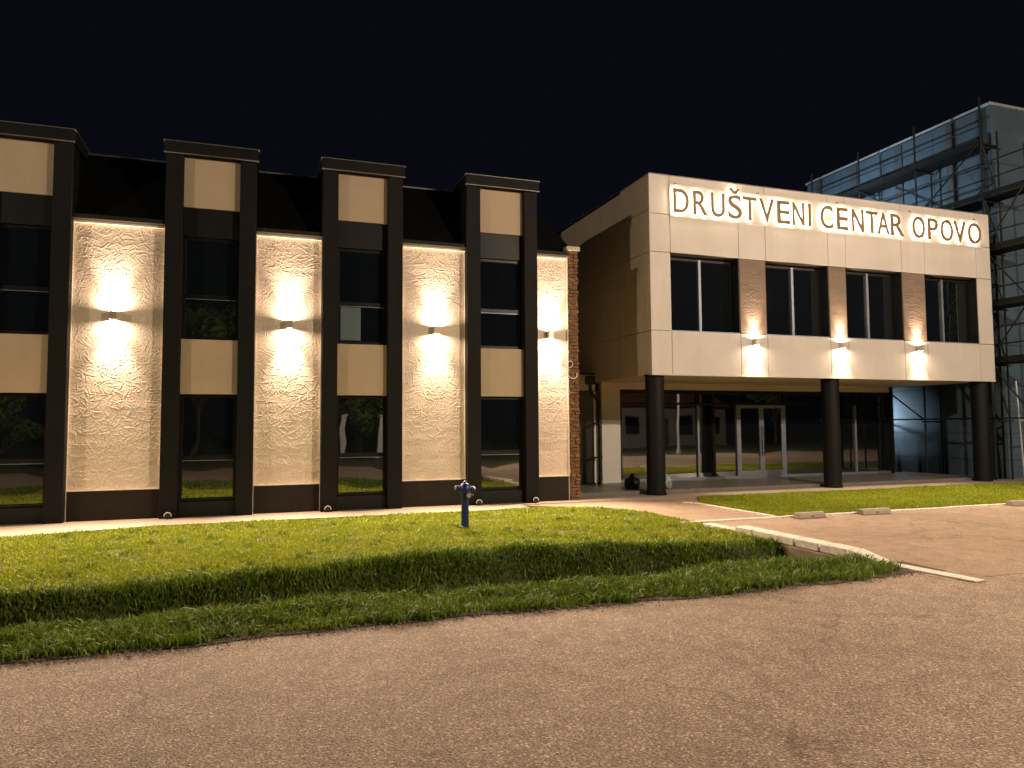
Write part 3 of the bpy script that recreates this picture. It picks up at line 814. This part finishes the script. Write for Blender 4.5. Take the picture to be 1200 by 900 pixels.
for ch, (a, b) in zip(TXT, LX):
    for part in (0, 1):
        me = glyph_mesh(ch, 0.03 if part == 0 else 0.006, 0.009 if part == 0 else -0.002, "letter")
        co = vco(me)
        ref = vco(glyph_mesh(ch, .01, 0.009, "ref"))
        lo, hi = ref[:, 0].min(), ref[:, 0].max()
        sx = (b - a) / (hi - lo); sz = 0.575 / capH
        out = np.stack([(a + (co[:, 0] - lo) * sx) - 14.3, -co[:, 2], co[:, 1] * sz - 0.305], -1)
        out[:, 1] += -0.088 if part == 0 else -0.070
        me.vertices.foreach_set("co", out.astype(np.float32).ravel()); me.update()
        me.materials.clear(); me.materials.append(BRONZE if part == 0 else HALO)
        o = bpy.data.objects.new("letter" if part == 0 else "back_light", me); COL.objects.link(o)
        if part == 0:
            o.parent = SG; letter = o
        else:
            o.parent = letter
for x_ in (-4.9, -2.5, 0.0, 2.5, 4.9):
    MB().box(x_ - .01, x_ + .01, -.05, .0, .402, .43).build("clip", FLASH, SG)

# ------------------------------------------------------------------ building under renovation
RB = empty("grey_hall", (21.0, 15.6, 0), "tall blue grey building under renovation behind the scaffold", "building")
MB().box(0, 18, 0, 7.8, -.04, 11.38).build("wall", SLATE, RB)
MB().box(-.06, 18.06, -.06, 7.86, 11.385, 11.47).build("coping", ZINC, RB, bevel=0.01)
for k_ in range(1, 4):
    MB().box(-.006, -.001, k_ * 2.0 - .006, k_ * 2.0 + .006, 0, 11.3).build("board_joint", STEEL, RB)
for zz in (0.55, 1.35, 2.30, 2.78, 4.0, 5.4, 6.8, 8.2, 9.6):
    MB().box(-.006, -.001, .0, 7.8, zz - .007, zz + .007).build("board_joint", STEEL, RB)
    MB().box(0, 14, -.006, -.001, zz - .007, zz + .007).build("board_joint", STEEL, RB)
MB().tube((-.07, .25, 0), (-.07, .25, 11.3), .045, seg=10).build("downpipe", BLACKP, RB, smooth=True)
for yy in (1.2, 3.2, 5.2, 7.0):
    MB().box(-.05, -.0065, yy, yy + .28, 2.9, 11.3).build("pilaster", mat("dark_strip", (0.05, 0.06, 0.07), 0.8, 0.2), RB)  # upright strips of darker tone, slightly proud of the upper wall

SF = empty("scaffold", (20.45, 17.5, 0), "dark steel tube scaffold with plank decks against the grey hall", "scaffold")
def S(mb, name, material): 
    mb.v = [(a - 20.45, b - 17.5, c) for a, b, c in mb.v]
    return mb.build(name, material, SF)
SY = [13.98, 15.25, 17.52, 19.85, 22.15]
LV = [1.80, 3.43, 5.08, 6.72, 8.30, 9.95]
for yy in SY:
    for xx, top in ((20.1, 11.35 if yy > 14 else 9.45), (20.78, 10.4 if yy > 14 else 8.5)):
        S(MB().tube((xx, yy, 0.0), (xx, yy, top), .030, seg=8), "standard", STEEL)
        S(MB().box(xx - .08, xx + .08, yy - .08, yy + .08, -.01, .012), "base_plate", ZINC)
for lz in LV:
    for yy in (SY if lz < 9 else SY[1:]):
        S(MB().tube((20.02, yy + .04, lz - .08), (20.95, yy + .04, lz - .08), .025, seg=8), "transom", STEEL)
    for i in range(len(SY) - 1):
        a, b = SY[i], SY[i + 1]
        if i == 0 and lz > 9: continue
        if lz > 3:
            for q in range(3):
                x0 = 20.12 + q * .22
                S(MB().box(x0, x0 + .205, a - .06 + random.uniform(-.03, .03), b - .07, lz - .05, lz - .012 + q * .004), "plank", PLANKM)
        for dz in ((0.5, 1.0) if lz > 3 else (0.0,)):
            S(MB().tube((20.1 - .05, a - .12, lz + dz), (20.1 - .05, b + .12, lz + dz), .024, seg=8), "guard_rail", STEEL)
        if lz > 3:
            S(MB().box(20.075, 20.098, a, b, lz - .01, lz + .14), "toe_board", PLANKM)
for i, lz in enumerate(LV[:-1]):
    if i < 4:
        a, b = (SY[0], SY[1]) if i % 2 == 0 else (SY[1], SY[0])
        S(MB().tube((20.03, a, lz), (20.03, b, LV[i + 1]), .024, seg=8), "brace", STEEL)
    a, b = (SY[2], SY[3]) if i % 2 == 0 else (SY[3], SY[2])
    S(MB().tube((20.03, a, lz), (20.03, b, LV[i + 1]), .024, seg=8), "brace", STEEL)
    S(MB().tube((20.78, SY[1], lz), (20.16, SY[1] + .02, LV[i + 1]), .022, seg=8), "brace", STEEL)
S(MB().tube((20.03, SY[2], LV[4]), (20.03, SY[1], LV[5]), .024, seg=8), "brace", STEEL)
S(MB().tube((20.30, 14.55, 0.02), (20.22, 14.62, 2.85), .022, seg=8), "prop", ZINC)
S(MB().box(20.22, 20.52, 14.53, 14.59, 1.72, 1.76), "prop_bracket", ZINC)
# site floodlight standing on the entrance block roof
FL = empty("site_floodlight", (16.6, 20.3, 7.66), "small site floodlight on the entrance block roof facing the grey hall", "floodlight")
MB().box(-.2, .2, -.02, .02, 0, .03).box(-.02, .02, -.2, .2, 0.0, .028).build("stand", STEEL, FL)
MB().tube((0, 0, .03), (0, 0, .55), .02).build("post", STEEL, FL)
MB().box(-.06, .06, -.16, .16, .56, .84).build("housing", BLACKP, FL, bevel=.01)
MB().box(.061, .066, -.14, .14, .58, .82).build("lens", COOLLENS, FL)
fd = bpy.data.lights.new("flood_beam", 'AREA'); fd.shape = 'RECTANGLE'; fd.size = .26; fd.size_y = .22
fd.energy = FLOOD_W; fd.color = (0.66, 0.85, 1.0); fd.spread = R(150)
fo = bpy.data.objects.new("flood_beam", fd); COL.objects.link(fo); fo.parent = FL; fo.location = (.08, 0, .7); point_at(fo, (1, -.12, .12))
# second site light low in the passage behind the foyer
FL2 = empty("site_floodlight", (19.62, 20.9, 0.0), "low site floodlight in the passage behind the foyer", "floodlight")
MB().tube((0, 0, 0.0), (0, 0, 1.9), .025).build("post", STEEL, FL2)
MB().box(-.25, .25, -.25, .25, 0, .03).build("base", STEEL, FL2)
MB().box(-.06, .06, -.16, .16, 1.9, 2.15).build("housing", BLACKP, FL2, bevel=.01)
MB().box(.061, .066, -.14, .14, 1.92, 2.13).build("lens", COOLLENS, FL2)
fd = bpy.data.lights.new("flood_beam", 'AREA'); fd.shape = 'RECTANGLE'; fd.size = .26; fd.size_y = .2
fd.energy = 70; fd.color = (0.85, 0.94, 1.0); fd.spread = R(76)
fo = bpy.data.objects.new("flood_beam", fd); COL.objects.link(fo); fo.parent = FL2; fo.location = (.08, 0, 2.02); point_at(fo, (1, -.65, -0.1))

# ------------------------------------------------------------------ kerbs, culvert headwall, wheel stops
HW = struct(MB().box(6.86, 7.10, 7.05, 9.42, -.62, 0.0).build("culvert_headwall", HEADW, bevel=0.012))
kerb = struct(MB().box(7.0, 7.10, 7.02, 9.45, -.03, .006).build("kerb", HEADW))
yy = 9.42
ks = [.42, .44, .45, .46, .47]
for L_ in ks:
    o = MB().prism([(6.88, yy - L_ + .030), (7.12, yy - L_ + .030), (7.12, yy), (6.88, yy)], 0.004, 0.115).build("kerb_stone", KERB, kerb, bevel=0.012)
    yy -= L_
m = MB()
n0 = yy
m.v = [(6.88, n0 - .5, .004), (7.12, n0 - .5, .004), (7.12, n0 - .012, .004), (6.88, n0 - .012, .004), (6.90, n0 - .5, .03), (7.10, n0 - .5, .03), (7.12, n0 - .012, .115), (6.88, n0 - .012, .115)]
m.f = [(0, 3, 2, 1), (4, 5, 6, 7), (0, 1, 5, 4), (1, 2, 6, 5), (2, 3, 7, 6), (3, 0, 4, 7)]
m.build("kerb_stone", KERB, kerb, bevel=0.008)
MB().prism([(7.04, 5.62), (7.20, 5.62), (7.12, n0 - .51), (6.92, n0 - .51)], 0.0045, 0.022).build("kerb_stone", KERB, kerb, bevel=0.004)
MB().prism([(6.90, 9.44), (7.1, 9.44), (7.06, 10.3), (6.90, 10.3)], 0.0045, 0.05).build("kerb_stone", KERB, kerb, bevel=0.004)
# flush edging of the second lawn
ed = struct(MB().box(8.74, 8.78, 13.3, 13.34, -.02, .02).build("lawn_edging", KERB))
n = 0
def edge_run(p, q, L_, wdt):
    p, q = Vector(p), Vector(q); d = (q - p); tot = d.length; d.normalize(); nn = Vector((-d.y, d.x))
    c = max(1, round(tot / L_))
    for i in range(c):
        a = p + d * (tot * i / c + .004); b = p + d * (tot * (i + 1) / c - .004)
        MB().prism([tuple(a - nn * wdt / 2), tuple(b - nn * wdt / 2), tuple(b + nn * wdt / 2), tuple(a + nn * wdt / 2)], -.02, .028 + random.uniform(-.003, .003)).build("edging_stone", KERB, ed, bevel=.004)
edge_run((6.75, 10.70), (8.78, 10.70), 1.0, .09)
edge_run((8.80, 10.70), (26, 10.70), 1.0, .09)
edge_run((8.76, 10.80), (8.76, 13.28), 1.0, .08)
edge_run((8.74, 13.36), (8.55, 13.5), .3, .09)

def wheel_stop(x0, x1, y, label):
    m = MB()
    L_ = (x1 - x0) / 2
    prof = [(-.085, 0), (.085, 0), (.075, .075), (.045, .10), (-.045, .10), (-.075, .075)]
    nseg = 6
    n0 = 0
    for s in (-1, 1):
        for (a, b) in prof:
            m.v.append((s * L_, a, b))
    m.f = [tuple(range(5, -1, -1)), tuple(range(6, 12))] + [(i, (i + 1) % 6, 6 + (i + 1) % 6, 6 + i) for i in range(6)]
    o = m.build("wheel_stop", CONC, bevel=0.008)
    o.location = ((x0 + x1) / 2, y, 0.004)
    tag(o, label, "wheel stop", "concrete wheel stops before the second lawn")
    MB().box(-.03, .03, -.0885, -.080, .02, .05).build("bolt_recess", HEADW, o)
wheel_stop(8.97, 9.55, 10.52, "pale concrete wheel stop closest to the corner of the white lawn edging")
wheel_stop(10.40, 11.06, 10.52, "middle pale concrete wheel stop along the lawn edging")
wheel_stop(14.20, 14.86, 10.52, "pale concrete wheel stop set furthest along towards the scaffolded hall")

# ------------------------------------------------------------------ blue standpipe hydrant
HY = empty("hydrant", (3.18, 11.42, float(hz(3.18, 11.42))), "dark blue standpipe hydrant standing on the mown lawn", "hydrant")
MB().lathe([(.075, -.03), (.075, .03), (.062, .045), (.060, .50), (.066, .52), (.066, .55)], seg=24).build("standpipe", BLUE, HY, smooth=True)
MB().lathe([(.066, .55), (.088, .57), (.094, .62), (.088, .68), (.060, .72), (.030, .735), (.026, .76), (.016, .765)], seg=24).build("head", BLUE, HY, smooth=True)
MB().tube((-.07, 0, .645), (-.125, 0, .655), .040, .040, 14).tube((-.125, 0, .655), (-.150, 0, .66), .047, .044, 14).build("outlet", BLUE, HY, smooth=True)
MB().tube((.07, 0, .645), (.125, 0, .635), .040, .040, 14).tube((.125, 0, .635), (.150, 0, .63), .047, .044, 14).build("outlet", BLUE, HY, smooth=True)
MB().tube((-.150, 0, .66), (-.165, 0, .661), .034, .030, 12).build("outlet_cap", BRASS, HY)
MB().tube((.150, 0, .63), (.165, 0, .629), .034, .030, 12).build("outlet_cap", BRASS, HY)
MB().tube((.03, -.055, .545), (.035, -.105, .540), .036, .036, 14).build("drain_outlet", BLUE, HY, smooth=True)
MB().tube((.035, -.105, .540), (.035, -.118, .540), .040, .034, 14).build("outlet_cap", BRASS, HY)
MB().path([(.07, -.05, .56), (.105, -.07, .56), (.12, -.075, .53)], .007, 6).build("chain", BRASS, HY)

# ------------------------------------------------------------------ small things along the wall foot
def outlet(x, label):
    t = empty("vent_outlet", (x, YT, 0.02), label, "vent", "round vents at the foot of the pilasters")
    MB().tube((0, -.10, .060), (0, .012, .060), .056, .056, 20).build("body", BLACKP, t, smooth=True)
    pts = [(.060 * math.cos(a), -.103, .060 + .060 * math.sin(a)) for a in np.linspace(R(-10), R(190), 14)]
    MB().path(pts, .0075, 6).build("rim", WHITEP, t)
outlet(-1.52, "round black vent with pale rim on the pilaster beside the widest plaster bay")
outlet(1.30, "round black vent with pale rim under the tower with a pale sheet")
outlet(4.36, "round black vent with pale rim just behind the blue hydrant")
outlet(5.62, "round black vent with pale rim by the narrow bay near the bricks")

PS = MB().box(-.20, .20, -.004, .0, -.34, .34).build("window_sheet", PALESHEET)  # thin pale sheet just in front of the lower left pane
PS.location = (1.75, YT + .234, 3.76)
tag(PS, "pale grey green sheet against the lower left glass of a dark upper window", "sheet")

# loose cable by the bricks
pts = []
for i in range(46):
    t = i / 45
    a = t * 4.2 * math.pi
    pts.append((6.42 + .20 * t + .11 * math.cos(a), YP - .06 - .012 * math.sin(a * .7), 3.28 - .52 * t + .13 * math.sin(a)))
tag(MB().path(pts, .008, 6).build("cable_loop", WHITEP), "loose pale cable loop hanging at the brick edge below the lamp", "cable")

# bags left behind the first column
def bag(name, loc, sx, sy, sz, material, seed, label):
    rr = random.Random(seed)
    bm = bmesh.new()
    bmesh.ops.create_icosphere(bm, subdivisions=3, radius=1.0)
    ph = [rr.uniform(0, 6) for _ in range(6)]
    for v in bm.verts:
        c = v.co
        w_ = 1 + .12 * math.sin(5 * c.x + ph[0]) * math.sin(6 * c.z + ph[1]) + .09 * math.sin(9 * c.y + ph[2] + 4 * c.z) + .05 * math.sin(17 * c.z + ph[3] + 6 * c.x)
        top = max(0, c.z)
        v.co = Vector((c.x * w_ * (1 - .35 * top), c.y * w_ * (1 - .35 * top), max(-.86, c.z * w_)))
        v.co = Vector((v.co.x * sx, v.co.y * sy, (v.co.z + .86) * sz))
    me = bpy.data.meshes.new(name); bm.to_mesh(me); bm.free(); me.materials.append(material)
    o = bpy.data.objects.new(name, me); COL.objects.link(o); o.location = loc
    MB().path([(-.3 * sx, 0, 1.55 * sz), (-.2 * sx, 0, 1.95 * sz), (.15 * sx, 0, 2.0 * sz), (.3 * sx, 0, 1.55 * sz)], .012, 6).build("handle", material, o)
    return tag(o, label, "bag")
bag("rubbish_bag", (8.70, 15.95, .10), .20, .16, .19, BLACKP, 3, "slumped black bag behind the first column's brick side")
bag("plastic_wrap", (9.55, 15.75, .10), .13, .12, .18, FOIL, 5, "crumpled grey plastic wrap at the first column's door side")

# ------------------------------------------------------------------ street lamps on the verge line, out of view on both sides
def street_lamp(x, y, s, label, k=1.0, arm=1.5):
    t = empty("street_lamp", (x, y, 0), label, "street lamp", "street lamps along the road")
    MB().lathe([(.16, -.05), (.16, .12), (.09, .3), (.05, 7.9)], seg=14).build("pole", ZINC, t, smooth=True)
    MB().path([(0, 0, 7.85), (0, s * .5, 8.1), (0, s * (arm - .3), 8.2)], .035, 10).build("arm", ZINC, t)
    MB().box(-.14, .14, s * arm - .35, s * arm + .35, 8.17, 8.27).build("head", ZINC, t, bevel=.02)
    MB().box(-.10, .10, s * arm - .26, s * arm + .26, 8.160, 8.168).build("lens", STLENS, t)
    ld = bpy.data.lights.new("street_light", 'POINT')
    ld.energy = STREET_W * k; ld.color = STREET_COL; ld.shadow_soft_size = .16
    lo = bpy.data.objects.new("street_light", ld); COL.objects.link(lo); lo.parent = t
    lo.location = (0, s * arm, 8.12)
street_lamp(-17.0, 6.9, -1, "tall galvanised street lamp on the verge past the long building", 0.7)
street_lamp(23.9, -2.0, 1, "tall galvanised street lamp across the road facing the parking apron", 0.55)
street_lamp(12.3, -1.9, 1, "tall galvanised street lamp with long arm across the road near the gate posts", 1.0, 3.0)

# ------------------------------------------------------------------ far side of the road (seen in the window reflections)
def tree(name, loc, h, rad, label, nleaf=5000, seed=1, trunk=True):
    r_ = np.random.default_rng(seed); rr = random.Random(seed)
    t = empty(name, loc, label, "tree" if trunk else "shrub", "trees and shrubs across the road")
    m = MB()
    th = h * (.38 if trunk else .15)
    m.tube((0, 0, -.1), (.05, .03, th), .05 * h ** .6, .035 * h ** .6, 10)
    tips = []
    for i in range(9):
        a = i * 2.4; z0 = th * rr.uniform(.6, 1)
        e = (math.cos(a) * rad * rr.uniform(.35, .8), math.sin(a) * rad * rr.uniform(.35, .8), th + (h - th) * rr.uniform(.3, .85))
        m.tube((.04, .02, z0), e, .018 * h ** .6, .006, 6); tips.append(e)
    m.build("trunk", BARK, t, smooth=True)
    C = np.array(tips + [(0, 0, h * .85), (0, 0, h * .6)])
    ci = r_.integers(0, len(C), nleaf)
    d = r_.normal(0, 1, (nleaf, 3)); d /= np.linalg.norm(d, axis=1)[:, None]
    P = C[ci] + d * (rad * .42 * r_.random((nleaf, 1)) ** .5) * np.array([1, 1, .8])
    P[:, 2] = np.clip(P[:, 2], .08, None)
    s = .06 + .05 * r_.random((nleaf, 1))
    u = r_.normal(0, 1, (nleaf, 3)); u /= np.linalg.norm(u, axis=1)[:, None]
    w_ = np.cross(u, r_.normal(0, 1, (nleaf, 3))); w_ /= np.linalg.norm(w_, axis=1)[:, None]
    V = np.stack([P - u * s * 1.4, P + w_ * s * .6, P + u * s * 1.4, P - w_ * s * .6], 1).reshape(-1, 3)
    T = np.arange(nleaf * 4).reshape(-1, 4)
    o = np_mesh("crown", V, T, LEAF, False); o.parent = t
    return t
tree("shrub", (-10.3, -7.0, 0), 3.4, 1.3, "broad leafy shrub across the road facing the end tower", 4500, 2, False)
tree("shrub", (5.2, -9.2, 0), 3.6, 1.2, "upright leafy shrub by the white gate posts across the road", 4000, 3, False)
tree("broadleaf_tree", (16, -11, 0), 7.5, 2.6, "tall broadleaf tree across the road facing the drive", 7000, 4)
tree("broadleaf_tree", (-3, -13, 0), 8.5, 3.0, "tallest broadleaf tree across the road behind the shrubs", 8000, 5)
tree("broadleaf_tree", (39, -12, 0), 6.5, 2.4, "smaller broadleaf tree beside the house across the road", 6000, 6)
def gate_post(x, label):
    t = empty("gate_post", (x, -8.0, 0), label, "post", "white posts across the road")
    MB().box(-.16, .16, -.16, .16, 0, 2.3).build("shaft", WOODW, t, bevel=.01)
    MB().box(-.21, .21, -.21, .21, 2.301, 2.40).build("cap", WOODW, t, bevel=.01)
gate_post(4.2, "white square gate post nearer the tall broadleaf tree across the road")
gate_post(6.1, "white square gate post touching the upright shrub across the road")
gate_post(-11.9, "lone white square post beside the broad shrub across the road")
HS = empty("house", (31, -21, 0), "pale single storey house with red tiled roof across the road", "house")
MB().box(-7, 7, -4, 4, 0, 3.2).build("wall", HOUSEW, HS)
m = MB(); m.v = [(-7.4, -4.5, 3.2), (7.4, -4.5, 3.2), (7.4, 4.5, 3.2), (-7.4, 4.5, 3.2), (-5, 0, 5.6), (5, 0, 5.6)]
m.f = [(0, 1, 5, 4), (1, 2, 5), (2, 3, 4, 5), (3, 0, 4), (0, 3, 2, 1)]
m.build("roof", ROOFT, HS)
for x_ in (-5, -2, 3, 5.6):
    w = MB().box(x_ - .65, x_ + .65, 4.002, 4.06, .9, 2.4).build("window", BARK, HS)
    MB().box(x_ - .56, x_ + .56, 4.062, 4.07, .99, 2.31).build("pane", GLASS, w)
d = MB().box(.1, 1.2, 4.002, 4.05, 0.05, 2.25).build("door", BARK, HS)
